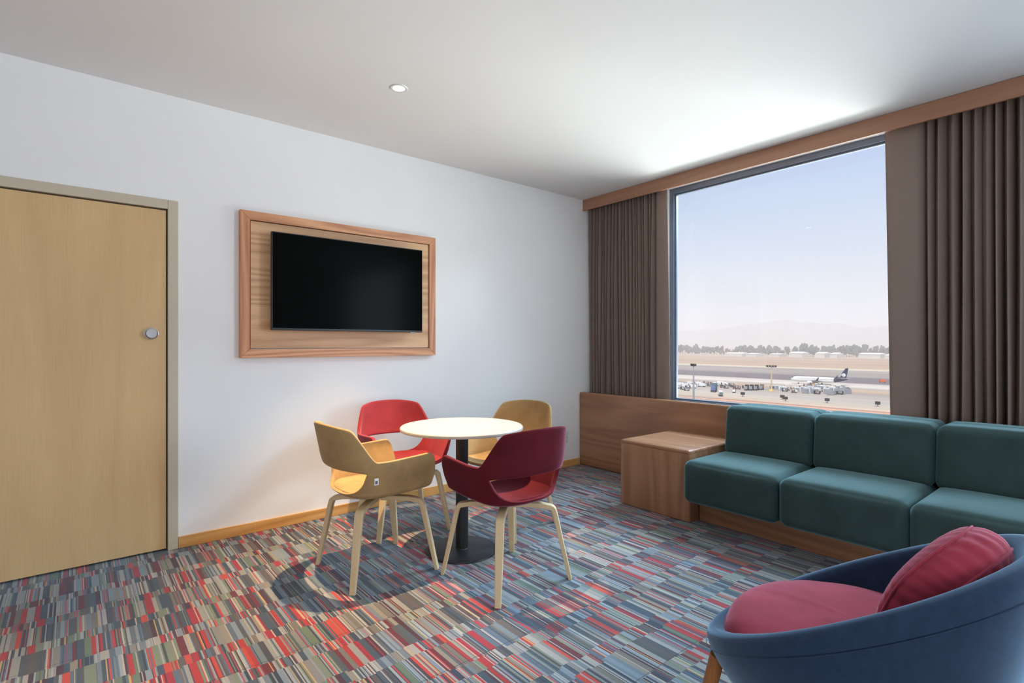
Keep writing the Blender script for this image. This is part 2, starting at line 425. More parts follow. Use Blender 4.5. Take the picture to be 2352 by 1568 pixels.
# sofa
so = thing('sofa', 'long teal velvet sofa on an oak plinth under the window', 'sofa', (3.6, 1.1, 0)); off = so.location
SE = [2.036, 1.405, .772, .14]
MB().box((3.40, .16, 0), (3.43, 2.036, .19)).box((3.43, .16, 0), (4.02, .19, .19)).build('plinth', M['oak_y'], so, off=off, bevel=.003)
MB().box((3.43, .19, .15), (4.02, 2.03, .205)).build('seat_deck', M['gap'], so, off=off)
for i in range(3):
    y1, y0 = SE[i] - .002, SE[i + 1] + .002
    rr = random.Random(i)
    def puff(x, y, z, rr=rr):
        k = (1 - x ** 4) * (1 - y ** 4)
        return (-.012 * (1 - y ** 4) * (1 - z ** 4) if x < -.99 else 0, 0, .012 * k if z > 0 else 0)
    MB().rbox((3.175, y0, .172), (3.80, y1, .455), .05, 12, puff).build('seat_cushion', M['teal'], so, smooth=True, off=off)
for i in range(3):
    y1, y0 = SE[i] - .03 - .0 * i + (0 if i == 0 else .028), SE[i + 1] + .002
    def puff(x, y, z):
        return (-.010 * (1 - y ** 4) * (1 - z ** 4) if x < 0 else 0, 0, .006 * (1 - y ** 4) if z > .5 else 0)
    b = MB().rbox((3.66, y0, .44), (4.022, y1, .79), .045, 12, puff)
    b.v = [(x + .10 * max(0, (zz - .45)) * (1 if x < 3.85 else 0), y, zz) for x, y, zz in b.v]
    b.build('back_cushion', M['teal'], so, smooth=True, off=off)

# ------------------------------------------------------------------ curtains
def curtain(y_lead, y_end, x, lead_w, folds, amp, seedn, top=2.62, bot=.03, drift=0.0):
    rnd = random.Random(seedn); sg = 1 if y_end > y_lead else -1; Lg = abs(y_end - y_lead); n = folds * 16; rows = 26
    ws = [rnd.uniform(.6, 1.5) for _ in range(folds)]; tot = sum(ws); am = [rnd.uniform(.65, 1.2) for _ in range(folds)]; ph = [rnd.uniform(0, 6) for _ in range(folds)]
    vs = []; nl = 8
    for j in range(rows + 1):
        t = j / rows; z = bot + (top - bot) * t; hem = (1 - t)
        for i in range(nl):
            u = i / nl; vs.append((x - .02 - .012 * math.sin(u * PI) - .012 * hem * math.sin(u * 5 + 1), y_lead + sg * lead_w * u + drift * hem * (1 - u), z))
        acc = 0
        for k in range(folds):
            for i in range(16):
                u = i / 16; s = (acc + ws[k] * u) / tot
                a = 2 * PI * u
                yy = lead_w + s * (Lg - lead_w) + .30 * (Lg - lead_w) / folds * math.sin(2 * a + .3) * .45
                yy += .010 * hem * math.sin(ph[k] + 3 * t)
                wob = 1 + .25 * math.sin(ph[k] + 4.2 * t)
                xx = x + amp * am[k] * wob * (math.sin(a) * .75 + .25 * math.sin(a * 3) * .4)
                vs.append((xx, y_lead + sg * yy, z))
            acc += ws[k]
    m = nl + folds * 16; fs = []
    for j in range(rows):
        for i in range(m - 1):
            q = j * m + i; fs.append((q, q + 1, q + m + 1, q + m))
    b = MB(); b.add(vs, fs)
    return b
for (a, lbl, cx) in (((2.815, 3.762, 4.185, .13, 20, .058, 3, 2.72, .03, -.05), 'taupe pleated curtain at the left side of the window, beside the white wall', 3.3),
                     ((1.135, -.55, 4.185, .20, 30, .060, 11, 2.72, .03, -.045), 'taupe pleated curtain at the right side of the window, behind the sofa', .3)):
    o = curtain(*a).build('curtain', M['curtain'], smooth=True, off=(4.185, cx, .03)); o.location = (4.185, cx, .03)
    md = o.modifiers.new('s', 'SOLIDIFY'); md.thickness = .003; md.offset = 0
    tag(o, lbl, 'curtain')

# ------------------------------------------------------------------ television and its frame
fr = thing('television_surround', 'rectangular oak frame with a lighter wood backing panel on the white wall', 'wall panel', (1.553, YA, 1.155)); off = fr.location
fx0, fx1, fz0, fz1, fw = .8245, 2.281, 1.154, 2.111, .058
yf = 3.738
fb = MB()
def mitre(b, p, q, inner_p, inner_q):
    (x0, z0), (x1, z1), (a0, c0), (a1, c1) = p, q, inner_p, inner_q
    vs = [(x0, yf, z0), (x1, yf, z1), (a1, yf, c1), (a0, yf, c0), (x0, YA - .001, z0), (x1, YA - .001, z1), (a1, YA - .001, c1), (a0, YA - .001, c0)]
    b.add(vs, [(0, 1, 2, 3), (4, 7, 6, 5), (0, 4, 5, 1), (1, 5, 6, 2), (2, 6, 7, 3), (3, 7, 4, 0)])
O = [(fx0, fz0), (fx1, fz0), (fx1, fz1), (fx0, fz1)]; I = [(fx0 + fw, fz0 + fw), (fx1 - fw, fz0 + fw), (fx1 - fw, fz1 - fw), (fx0 + fw, fz1 - fw)]
for k, nm in enumerate(('bottom', 'right', 'top', 'left')):
    b = MB(); mitre(b, O[k], O[(k + 1) % 4], I[k], I[(k + 1) % 4])
    b.build('frame_rail' if k % 2 == 0 else 'frame_stile', M['frame_x'] if k % 2 == 0 else M['frame_z'], fr, off=off, bevel=.0025)
MB().box((fx0 + fw + .005, yf + .010, fz0 + fw + .005), (fx1 - fw - .005, YA - .002, fz1 - fw - .005)).build('backing_panel', M['backing'], fr, off=off)
tv = thing('television', 'flat black television mounted on the oak wall panel', 'television', (1.553, 3.67, 1.34)); off = tv.location
tx0, tx1, tz0, tz1 = .994, 2.113, 1.335, 1.981
tvb = MB().box((tx0, 3.660, tz0), (tx1, 3.692, tz1)).build('casing', M['tv_case'], tv, off=off, bevel=.003)
MB().box((tx0 + .006, 3.6585, tz0 + .014), (tx1 - .006, 3.661, tz1 - .006)).build('screen', M['screen'], tv, off=off)
MB().box((tx0 + .2, 3.69, tz0 + .08), (tx1 - .2, 3.716, tz1 - .2)).build('rear_housing', M['tv_case'], tv, off=off, bevel=.004)
MB().box((1.35, 3.712, 1.5), (1.76, 3.7475, 1.8)).build('wall_bracket', M['black_metal'], tv, off=off)
MB().box((2.008, 3.662, tz0 - .006), (2.05, 3.68, tz0 + .002)).build('sensor_tab', M['tv_logo'], tv, off=off, bevel=.001)

o = MB().rbox((3.775, YA - .009, .245), (3.865, YA - .0005, .360), .004, 4).build('wall_outlet', M['plastic'], smooth='auto', off=(3.82, YA, .30)); o.location = (3.82, YA, .30)
tag(o, 'small white wall socket low on the wall near the corner panel', 'wall socket')
MB().box((3.79, YA - .0105, .302), (3.85, YA - .0088, .304)).build('socket_slot', M['gap'], o, off=o.location)

# ------------------------------------------------------------------ ceiling downlights
def downlight(x, y, label, power, cone=86):
    t = thing('downlight', label, 'ceiling light', (x, y, ZC), 0)
    MB().lathe([(.034, -.001), (.036, -.004), (.048, -.004), (.052, 0), (.034, 0)], 40).build('trim_ring', M['plastic'], t, smooth='auto')
    MB().lathe([(0, -.0012), (.034, -.0012)], 40).build('lens', M['lamp'], t)
    l = light('downlight_beam', 'SPOT', (x, y, ZC - .02), rot=(0, 0, 0), power=power, color=(1, .68, .38)); l.data.spot_size = R(cone); l.data.spot_blend = 1; l.data.shadow_soft_size = .016
    return t
downlight(1.469, 2.818, 'small round glowing ceiling downlight above the dining table', 560, 62)
downlight(-.75, 1.7, 'round ceiling downlight behind the camera near the door', 420, 70)
downlight(-.9, -.9, 'added round ceiling downlight behind the camera in the back corner', 160, 66)  # extra fixture added out of view to brighten the room

# ------------------------------------------------------------------ dining table
tb = thing('dining_table', 'round white pedestal table with a black column and disc base', 'table', (1.808, 2.66, 0))
MB().lathe([(0, .728), (.350, .728), (.366, .731), (.368, .735), (.368, .746), (.364, .750), (0, .750)], 96, mi=0).build('tabletop', M['white_top'], tb, smooth='auto')
MB().lathe([(.3681, .7315), (.3688, .7330), (.3688, .7425), (.3681, .744)], 96).build('edge_band', M['top_edge'], tb, smooth='auto')
MB().lathe([(.0375, .012), (.0375, .722), (.030, .724)], 40).build('column', M['black_metal'], tb, smooth='auto')
MB().lathe([(.0, .712), (.12, .712), (.12, .7275), (0, .7275)], 32).build('mounting_plate', M['black_metal'], tb, smooth='auto')
MB().lathe([(0, 0), (.213, 0), (.216, .003), (.214, .008), (.205, .011), (.045, .014), (.042, .02), (0, .02)], 72).build('base_plate', M['black_metal'], tb, smooth='auto')

# ------------------------------------------------------------------ tub dining chairs
def sgnpow(v, e): return math.copysign(abs(v) ** e, v)
def chair_shell():
    yc, yf = -.055, .215
    def plan(s, z, r=1.0):
        """s in -1..1 along the U; returns x, y at height z"""
        k = min(1, max(0, (z - .44) / .20)); k = k * k * (3 - 2 * k)
        kb = max(0, z - .44)
        w = .232 + .050 * k; bk = .178 + .036 * k + .23 * max(0, z - .57)
        if z > .66: w -= .10 * (z - .66)
        s1 = .66
        if abs(s) <= s1:
            a = s / s1 * PI / 2
            x = w * sgnpow(math.sin(a), .86); y = yc - bk * sgnpow(math.cos(a), .80)
        else:
            u = (abs(s) - s1) / (1 - s1); x = math.copysign(w - .012 * u * u, s); y = yc + u * (yf + .02 * (1 - abs((z - .53) / .12)) - yc) if z < .66 else yc + u * (yf - yc)
        return x, y
    def smooth(t): t = min(1, max(0, t)); return t * t * (3 - 2 * t)
    def ztop(s):
        a = abs(s) / .66 * 90
        if a < 90:
            if a < 50: return .832 - .022 * (a / 50) ** 2
            if a < 76: return .810 - .168 * (.45 * smooth((a - 50) / 26) + .55 * (a - 50) / 26)
            return .642
        u = (abs(s) - .66) / .34
        z = .642 + .016 * u
        if u > .88: z -= .045 * ((u - .88) / .12) ** 3
        return z
    def zbase(s):
        u = max(0, (abs(s) - .66) / .34)
        return .462 + .012 * u ** 3
    NS = 96
    ss = [-1 + 2 * i / NS for i in range(NS + 1)]
    sh = .44
    verts = []; faces = []; idx = {}
    def V(p):
        verts.append(p); return len(verts) - 1
    rings = []
    for r in (0, .3, .55, .75, .88, .96):
        row = []
        for s in ss:
            bx, by = plan(s, .462)
            if abs(s) <= .66: x, y = r * bx, yc + .0 + r * (by - yc)
            else: x, y = r * bx, by
            z = .424 + .036 * r ** 5 + (0 if True else 0)
            u = max(0, (abs(s) - .66) / .34); z += .010 * u ** 3
            row.append(V((x, y, z)))
        rings.append(row)
    nl, nu = 7, 9
    lower = []; upper = []
    for j in range(nl + 1):
        row = []
        for s in ss:
            zb = zbase(s); zt = ztop(s); a = min(1, abs(s) / sh)
            zm = min(.580, zb + (zt - zb) * .60)
            h = max(0, 1 - a ** 3.2) ** .5
            zl = zm - (zm - (zb + .002)) * h
            z = zb + (zl - zb) * j / nl
            if z < zb: z = zb
            x, y = plan(s, z); row.append(V((x, y, z)))
        lower.append(row)
    for j in range(nu + 1):
        row = []
        for s in ss:
            zb = zbase(s); zt = ztop(s); a = min(1, abs(s) / sh)
            zm = min(.580, zb + (zt - zb) * .60); zu = zm + .010 * max(0, 1 - a ** 4)
            z = zu + (zt - zu) * j / nu
            x, y = plan(s, z); row.append(V((x, y, z)))
        upper.append(row)
    def strip(r0, r1, skip=None):
        for i in range(NS):
            if skip and skip(i): continue
            q = (r0[i], r0[i + 1], r1[i + 1], r1[i]); faces.append(q)
    for a, b in zip(rings, rings[1:]): strip(a, b)
    strip(rings[-1], lower[0])
    for a, b in zip(lower, lower[1:]): strip(a, b)
    for a, b in zip(upper, upper[1:]): strip(a, b)
    me = bpy.data.meshes.new('shell'); me.from_pydata(verts, [], faces)
    bm = bmesh.new(); bm.from_mesh(me)
    bmesh.ops.remove_doubles(bm, verts=bm.verts, dist=.0009)
    bmesh.ops.dissolve_degenerate(bm, dist=.0004, edges=bm.edges)
    bmesh.ops.recalc_face_normals(bm, faces=bm.faces); bm.to_mesh(me); bm.free()
    return me
SHELL = chair_shell()
def leg_mb(sx, sy):
    d = Vector((sx, sy, 0)).normalized(); side = Vector((-d.y, d.x, 0)); b = MB()
    P = []
    def pt(r, z): P.append(d * r + Vector((0, 0, z)))
    pt(.03, .388); pt(.12, .390); pt(.19, .388); pt(.232, .380)
    for k in range(1, 6):
        a = k / 6 * R(72); pt(.232 + .030 * math.sin(a), .380 - .030 * (1 - math.cos(a)))
    pt(.268, .330); pt(.306, .16); pt(.343, .0)
    n = len(P); w = [.043] * (n - 3) + [.042, .037, .029]; t = [.025] * (n - 3) + [.024, .022, .019]
    b.ribbon(P, side, w, t); return b
LEGS = {}
def dining_chair(label, fabric_m, x, y, yaw, tag_on=False):
    t = thing('dining_chair', label, 'chair', (x, y, 0), yaw, None)
    me = SHELL.copy(); me.materials.clear(); me.materials.append(fabric_m)
    for p in me.polygons: p.use_smooth = True
    o = bpy.data.objects.new('shell', me); COL.objects.link(o); o.parent = t
    md = o.modifiers.new('thick', 'SOLIDIFY'); md.thickness = .021; md.offset = -1; md.use_even_offset = False
    md = o.modifiers.new('sub', 'SUBSURF'); md.levels = 1; md.render_levels = 2
    c = MB().lathe([(0, .398), (.07, .398), (.08, .402), (.08, .414), (0, .414)], 24).build('mounting_block', M['black_metal'], t, smooth='auto')
    for sx in (-1, 1):
        for sy in (-1, 1):
            if (sx, sy) in LEGS:
                l = bpy.data.objects.new('leg', LEGS[(sx, sy)]); COL.objects.link(l); l.parent = t
            else:
                l = leg_mb(sx, sy).build('leg', M['birch'], t, smooth='auto', angle=30); LEGS[(sx, sy)] = l.data
    if tag_on:
        g = MB().box((.284, -.147, .535), (.2865, -.124, .568)).build('fabric_tag', M['tag'], t); g['label'] = 'small white fabric tag on the side'
        MB().box((.2862, -.143, .54), (.2869, -.130, .556)).build('tag_print', M['tag_print'], g)
    return t
# local front is +y
dining_chair('mustard velvet tub chair left of the table, its back towards the door', M['mustard'], 1.305, 2.765, R(-90), True)
dining_chair('dark wine red velvet tub chair in front of the table, back to the viewer', M['shaded'], 1.780, 2.205, 0)
dining_chair('bright red velvet tub chair behind the table against the white wall', M['red'], 1.738, 3.28, R(180 - 8))
dining_chair('mustard velvet tub chair behind the table on the window side', M['mustard'], 2.29, 2.83, R(90 + 14))

# ------------------------------------------------------------------ blue tub armchair
ac = thing('armchair', 'blue felt tub armchair with wooden legs in the foreground', 'armchair', (1.655, .513, 0), 0)
def tub():
    Wd, Ld, z0, z1 = .40, .385, .385, .79
    th = [2 * PI * i / 96 for i in range(96)]
    def rimz(a): return z0 + (z1 - z0) * (1 - math.cos(a)) / 2     # a = 0 front (+y)
    def rp(a, k, kz):
        return (Wd * k * math.sin(a), Ld * k * math.cos(a), 0)
    prof = []   # (scale, mode, value): outside up, over the rim, inside down, seat floor
    rows = []
    def row(fn): rows.append([fn(a) for a in th])
    zb = .16
    for u in (0, .25, .5, .75, .9):
        row(lambda a, u=u: (Wd * u * .60 * math.sin(a), Ld * u * .60 * math.cos(a), zb + .02 * u ** 4))
    for k in range(0, 13):
        t = k / 12
        def f(a, t=t):
            zr = rimz(a) - .03; z = zb + .02 + (zr - zb - .02) * t
            s = .58 + .38 * (1 - (1 - t) ** 1.55) ** .95 + .04 * t
            return (Wd * s * math.sin(a), Ld * s * math.cos(a), z)
        row(f)
    for k in range(1, 8):
        ph = PI * k / 8
        def f(a, ph=ph):
            c = 1 - .028 / .39
            s = c + (.028 / .39) * math.cos(ph); return (Wd * s * math.sin(a), Ld * s * math.cos(a), rimz(a) - .03 + .03 * math.sin(ph))
        row(f)
    for k in range(0, 9):
        t = k / 8
        def f(a, t=t):
            zr = rimz(a) - .03; z = zr + (.34 - zr) * t
            s = (1 - .056 / .39) - .10 * t ** 1.5
            return (Wd * s * math.sin(a), Ld * s * math.cos(a), z)
        row(f)
    for u in (.6, .3, 0):
        row(lambda a, u=u: (Wd * u * .75 * math.sin(a), Ld * u * .75 * math.cos(a), .335))
    b = MB(); n = len(th); vs = [p for r in rows for p in r]; fs = []
    for j in range(len(rows) - 1):
        for i in range(n):
            k = (i + 1) % n; fs.append((j * n + i, j * n + k, (j + 1) * n + k, (j + 1) * n + i))
    b.add(vs, fs)
    o = b.build('shell', M['blue'], ac, smooth=True)
    bm = bmesh.new(); bm.from_mesh(o.data); bmesh.ops.remove_doubles(bm, verts=bm.verts, dist=.0005); bmesh.ops.recalc_face_normals(bm, faces=bm.faces); bm.to_mesh(o.data); bm.free()
    # stitched seam below the rim
    sm = MB(); pts = [(Wd * 1.003 * math.sin(a), Ld * 1.003 * math.cos(a), rimz(a) - .055) for a in th]
    vs = []
    for (x, y, z) in pts: vs += [(x * 1.0, y * 1.0, z + .0015), (x * 1.004, y * 1.004, z), (x, y, z - .0015)]
    fs = []
    for i in range(n):
        k = (i + 1) % n
        for q in range(2): fs.append((i * 3 + q, k * 3 + q, k * 3 + q + 1, i * 3 + q + 1))
    sm.add(vs, fs); sm.build('rim_seam', M['blue'], ac, smooth=True)
tub()
# round seat cushion
def seat_pad():
    b = MB(); n = 96; rows = []
    rx, ry = .335, .325
    prof = [(0, .345), (.8, .345), (.93, .352), (.985, .372), (1.0, .398), (.995, .418), (.975, .436), (.93, .455), (.85, .468), (.7, .478), (.5, .484), (.25, .486), (0, .487)]
    vs = []; fs = []
    for (s, z) in prof:
        for i in range(n):
            a = 2 * PI * i / n; w = 0
            if .2 < s < .99: w = .003 * noise.noise(Vector((s * math.cos(a) * 3, s * math.sin(a) * 9, 2.2)))
            vs.append((rx * s * math.sin(a), ry * s * math.cos(a) + .012, z + w))
    for j in range(len(prof) - 1):
        for i in range(n):
            k = (i + 1) % n; fs.append((j * n + i, j * n + k, (j + 1) * n + k, (j + 1) * n + i))
    b.add(vs, fs); o = b.build('seat_cushion', M['rose'], ac, smooth=True)
    bm = bmesh.new(); bm.from_mesh(o.data); bmesh.ops.remove_doubles(bm, verts=bm.verts, dist=.0005); bmesh.ops.recalc_face_normals(bm, faces=bm.faces); bm.to_mesh(o.data); bm.free()
    md = o.modifiers.new('s', 'SUBSURF'); md.levels = 1; md.render_levels = 1
    o['label'] = 'rose velvet seat cushion'
    MB().tube([(rx * .999 * math.sin(2 * PI * i / 64), ry * .999 * math.cos(2 * PI * i / 64) + .012, .408) for i in range(65)], .0025, 6).build('piping', M['rose'], o, smooth=True)
seat_pad()
for sx in (-1, 1):
    for sy in (-1, 1):
        MB().tube([(sx * .225, sy * .285, .345), (sx * .240, sy * .315, .2), (sx * .262, sy * .355, .0)], [.021, .020, .013], 16).build('leg', M['leg_wood'], ac, smooth='auto', angle=60)
# loose pillow standing against the back
pl = thing('pillow', 'rose velvet pillow with gathered edges leaning in the blue armchair', 'pillow', (1.61, .325, .635), 0)
def pillow():
    n = 144; b = MB(); vs = []; fs = []
    half = [(0, .088), (.05, .087), (.10, .082), (.14, .075), (.17, .066), (.19, .057), (.203, .048), (.208, .042), (.213, .034), (.220, .022), (.223, .010)]
    prof = half + [(.2235, 0)] + [(r, -h) for r, h in half[::-1]]
    m = len(prof)
    for j, (r, h) in enumerate(prof):
        for i in range(n):
            a = 2 * PI * i / n
            g = max(0, (r - .12) / .10) ** 1.5; pin = 0 if abs(abs(h) - .042) < .004 else 1
            w = (.0022 * math.sin(a * 34 + 2 * math.sin(a * 5)) + .002 * noise.noise(Vector((math.cos(a) * 9, math.sin(a) * 9, h * 20)))) * g * pin
            dent = -.030 * math.exp(-((a - PI * 1.02) / .30) ** 2) * (r / .22) ** 3
            hh = h + (w if abs(h) > .045 and h > 0 else -w if abs(h) > .045 else 0)
            sag = 1 + .03 * math.sin(2 * a)
            rr = (r + (w if abs(h) < .045 else 0) + dent) * sag
            vs.append((rr * math.cos(a), hh + .018 * math.cos(2 * a) * (r / .22) ** 2, rr * math.sin(a) * .96))
    for j in range(m - 1):
        for i in range(n):
            k = (i + 1) % n; fs.append((j * n + i, j * n + k, (j + 1) * n + k, (j + 1) * n + i))
    b.add(vs, fs); o = b.build('cushion_cover', M['rose'], pl, smooth=True)
    for jj in (7, m - 8):
        pts = [Vector(vs[jj * n + i % n]) * 1.008 for i in range(n + 1)]
        MB().tube(pts, .0032, 6).build('piping', M['rose'], pl, smooth=True)
    bm = bmesh.new(); bm.from_mesh(o.data); bmesh.ops.remove_doubles(bm, verts=bm.verts, dist=.0003); bmesh.ops.recalc_face_normals(bm, faces=bm.faces); bm.to_mesh(o.data); bm.free()
pillow()
pl.rotation_euler = (R(24), R(0), R(-4)); pl.scale = (.88, .92, .88)

# ------------------------------------------------------------------ the airport outside, 29 m below
G = CAM_H - 29.0
E = {}
def ground_mat():
    m, nt, b = new_mat('airfield_ground')
    t = N(nt, 'TexCoord'); sp = N(nt, 'SeparateXYZ'); nt.links.new(t.outputs['Object'], sp.inputs[0])
    X = sp.outputs[0]
    wob = noise_tex(nt, .012, 3, t.outputs['Object'])
    xx = math_n(nt, 'ADD', X, math_n(nt, 'MULTIPLY', math_n(nt, 'SUBTRACT', wob, .5), 6))
    f = math_n(nt, 'DIVIDE', xx, 2000)
    tan = srgb(206, 178, 150); tan2 = srgb(196, 164, 138); pale = srgb(220, 200, 176); grey = srgb(176, 164, 156); dark = srgb(138, 128, 130); conc = srgb(206, 196, 184)
    st = [(0, grey), (.1325, grey), (.135, pale), (.15, conc), (.178, grey), (.186, tan), (.200, conc), (.205, srgb(232, 222, 210)), (.222, srgb(226, 214, 202)), (.226, dark), (.262, dark),
          (.272, grey), (.330, grey), (.342, srgb(230, 214, 188)), (.352, srgb(230, 214, 188)), (.358, tan), (.44, tan2), (.492, tan), (.498, srgb(150, 130, 116)), (.506, tan), (.60, tan2), (.66, srgb(214, 190, 168)), (1, tan2)]
    base = ramp(nt, f, st)
    mp = N(nt, 'Mapping'); mp.inputs['Scale'].default_value = (.05, .004, 1); nt.links.new(t.outputs['Object'], mp.inputs[0])
    streak = noise_tex(nt, 1, 4, mp.outputs[0], .6)
    mul = N(nt, 'MixRGB', blend_type='MULTIPLY'); mul.inputs[0].default_value = 1
    nt.links.new(base, mul.inputs[1]); nt.links.new(ramp(nt, streak, [(.3, (.66, .65, .65)), (.7, (.90, .88, .86))]), mul.inputs[2])
    nt.links.new(mul.outputs[0], b.inputs['Base Color']); b.inputs['Roughness'].default_value = 1; b.inputs['Specular IOR Level'].default_value = 0
    return m
E['ground'] = ground_mat()
struct(MB().add([(20, -6000, 0), (16000, -6000, 0), (16000, 12000, 0), (20, 12000, 0)], [(0, 1, 2, 3)]).build('ground', E['ground'])).location.z = G
for nm, c in dict(white=(214, 214, 214), silver=(140, 143, 150), dark=(58, 56, 58), navy=(34, 42, 74), tan=(190, 170, 140), green=(84, 104, 102), blue=(90, 104, 146), brown=(128, 104, 88), yellow=(224, 196, 120),
                  roof=(236, 236, 230), wallb=(190, 186, 180), tree=(88, 88, 80), tree2=(98, 90, 80), trunk=(84, 70, 58), hill=(150, 134, 122), fence=(220, 176, 156), orange=(206, 96, 50), red=(128, 84, 86), tyre=(32, 32, 34), glassd=(50, 60, 74)).items():
    E[nm] = plain('outdoor_' + nm, srgb(*c), .75, spec=.2, var=.12 if nm in ('tree', 'tree2', 'hill') else .04, scale=.3)

# haze lying over the airfield
def haze():
    m = bpy.data.materials.new('haze'); m.use_nodes = True; nt = m.node_tree; nt.nodes.clear()
    o = N(nt, 'OutputMaterial'); v = N(nt, 'VolumeScatter'); v.inputs['Color'].default_value = (.97, .96, .95, 1); v.inputs['Density'].default_value = 4.1e-4; v.inputs['Anisotropy'].default_value = .0
    nt.links.new(v.outputs[0], o.inputs['Volume'])
    b = MB().box((160, -5000, G + .5), (9000, 9000, G + 330)).build('haze', m); b.visible_shadow = True
    tag(b, kind='structure')
haze()

# mountains
def ridge(name, x, prof, depth=900, seedn=1):
    vs = []; fs = []; n = 160; rows = 10
    y0, y1 = prof[0][0], prof[-1][0]
    for i in range(n + 1):
        y = y0 + (y1 - y0) * i / n
        for (a, ha), (b_, hb) in zip(prof, prof[1:]):
            if a <= y <= b_ + 1e-6: u = (y - a) / (b_ - a); u = u * u * (3 - 2 * u); h = ha + (hb - ha) * u; break
        h += 14 * noise.noise(Vector((y * .004, seedn, 0))) + 6 * noise.noise(Vector((y * .013, seedn, 4)))
        for j in range(rows + 1):
            t = j / rows; pr = math.sin(PI * t) ** .8 if 0 < t < 1 else 0
            vs.append((x + (t - .5) * depth, y, G - 1 + h * pr * (1 + .12 * noise.noise(Vector((y * .006, t * 6, seedn))))))
    m = rows + 1
    for i in range(n):
        for j in range(rows):
            q = i * m + j; fs.append((q, q + 1, q + m + 1, q + m))
    o = MB().add(vs, fs).build(name, E['hill'], smooth=True, off=(x, (y0 + y1) / 2, G)); o.location = (x, (y0 + y1) / 2, G); return struct(o)
def vx(px, x):     # y where the sight line through picture column px meets the vertical plane at x
    a = (px - 1176) / 1216; c, s = math.cos(R(50.4)), math.sin(R(50.4)); return x * (s - a * c) / (c + a * s)
def hz(px, py, x):  # height above the ground of picture point on plane x
    a = (px - 1176) / 1216; c, s = math.cos(R(50.4)), math.sin(R(50.4)); return 29 + (791 - py) / 1216 * x / (c + a * s)
RX = 5200
ridge('hill', RX, [(vx(px, RX), hz(px, py, RX)) for px, py in [(2300, 752), (2150, 752), (2060, 748), (1985, 750), (1900, 744), (1850, 739), (1795, 736), (1750, 743), (1700, 748), (1660, 754), (1600, 758), (1540, 760), (1440, 764)]])

# tree belt
tree_meshes = []
def tree_kind(seedn, mats):
    rnd = random.Random(seedn); t = thing('tree', 'x', 'tree', (0, 0, 0))
    vs = []; fs = []; bm = bmesh.new()
    for k in range(7):
        c = Vector((rnd.uniform(-.28, .28), rnd.uniform(-.28, .28), rnd.uniform(.38, .84))); r = rnd.uniform(.12, .24)
        r2 = bmesh.ops.create_icosphere(bm, subdivisions=2, radius=r)
        for v in r2['verts']:
            d = 1 + .5 * noise.noise(v.co * 14 + Vector((k, seedn, 0))); v.co = Vector((v.co.x * d, v.co.y * d, v.co.z * d * 1.15)) + c
    me = bpy.data.meshes.new('crown'); bm.to_mesh(me); bm.free(); me.materials.append(mats)
    o = bpy.data.objects.new('crown', me); COL.objects.link(o); o.parent = t
    MB().tube([(0, 0, 0), (.01, 0, .3), (0, .02, .6)], [.03, .022, .012], 6).build('trunk', E['trunk'], t)
    return t
kinds = [tree_kind(1, E['tree']), tree_kind(5, E['tree2']), tree_kind(9, E['tree'])]
klab = ['hazy grey-green tree in the belt beyond the runways', 'hazy brownish tree in the belt beyond the runways', 'hazy olive tree standing in the belt beyond the runways']
rt = random.Random(4)
regions = [(1600, 'at the left end of the tree belt'), (1664, 'just left of the long white-roofed hall'), (1704, 'behind the long white-roofed hall'), (1736, 'behind the shorter white-roofed hall'),
           (1766, 'in the gap right of the shorter hall'), (1812, 'behind the small white building'), (1842, 'just left of the tallest tree'), (1872, 'behind the tallest tree'), (1896, 'behind the bright white hall'),
           (1924, 'behind the small bright hall'), (1950, 'in the clump right of the bright halls'), (1972, 'left of the long pale hall'), (2000, 'behind the left half of the long pale hall'), (2024, 'behind the right half of the long pale hall'), (9999, 'at the right end of the tree belt')]
def put_tree(px, x, h, kk, label=None):
    y = vx(px, x); root = kinds[kk]; sc = (h * .62, h * .62, h)
    if root.get('used'): r = dup(root, (x, y, G), rt.uniform(0, 6), 't', sc)
    else: r = root; r['used'] = 1; r.location = (x, y, G); r.scale = sc
    reg = next(n for lim, n in regions if px < lim)
    size = 'Tall' if h > 24 else 'Low' if h < 18 else 'Mid-high'
    r['label'] = label or f"{size.lower()} {klab[kk]} {reg}"
    if label is None: r['group'] = f"{size.lower()} {klab[kk]}s {reg}"
    elif 'group' in r: del r['group']
    return r
klab = ['grey-green tree', 'brownish tree', 'olive tree']
for i in range(96):
    px = 1546 + (2072 - 1546) * i / 95
    base = 20 + 7 * noise.noise(Vector((px * .02, 0, 0)))
    put_tree(px, 1356 + 26 * (i % 4) + rt.uniform(-2, 2), max(8, base + rt.uniform(-6, 7)), rt.choice((0, 0, 1, 2)))
for i, px in enumerate((1562, 1580, 1598, 1622, 1640, 1692, 1708, 1726, 1744, 1768, 1790, 1808, 1826, 1912, 1932, 1950, 1966, 1990, 2010, 2026, 2044)):
    put_tree(px, 1470 + 30 * (i % 2), rt.uniform(23, 31), rt.choice((0, 1, 2)))
put_tree(1847, 1326, 33, 0, 'tallest hazy tree of the belt, rising above the middle of the view')
put_tree(1867, 1326, 31, 2, 'slim tall hazy tree just right of the tallest tree')
for kk in kinds: del kk['used']

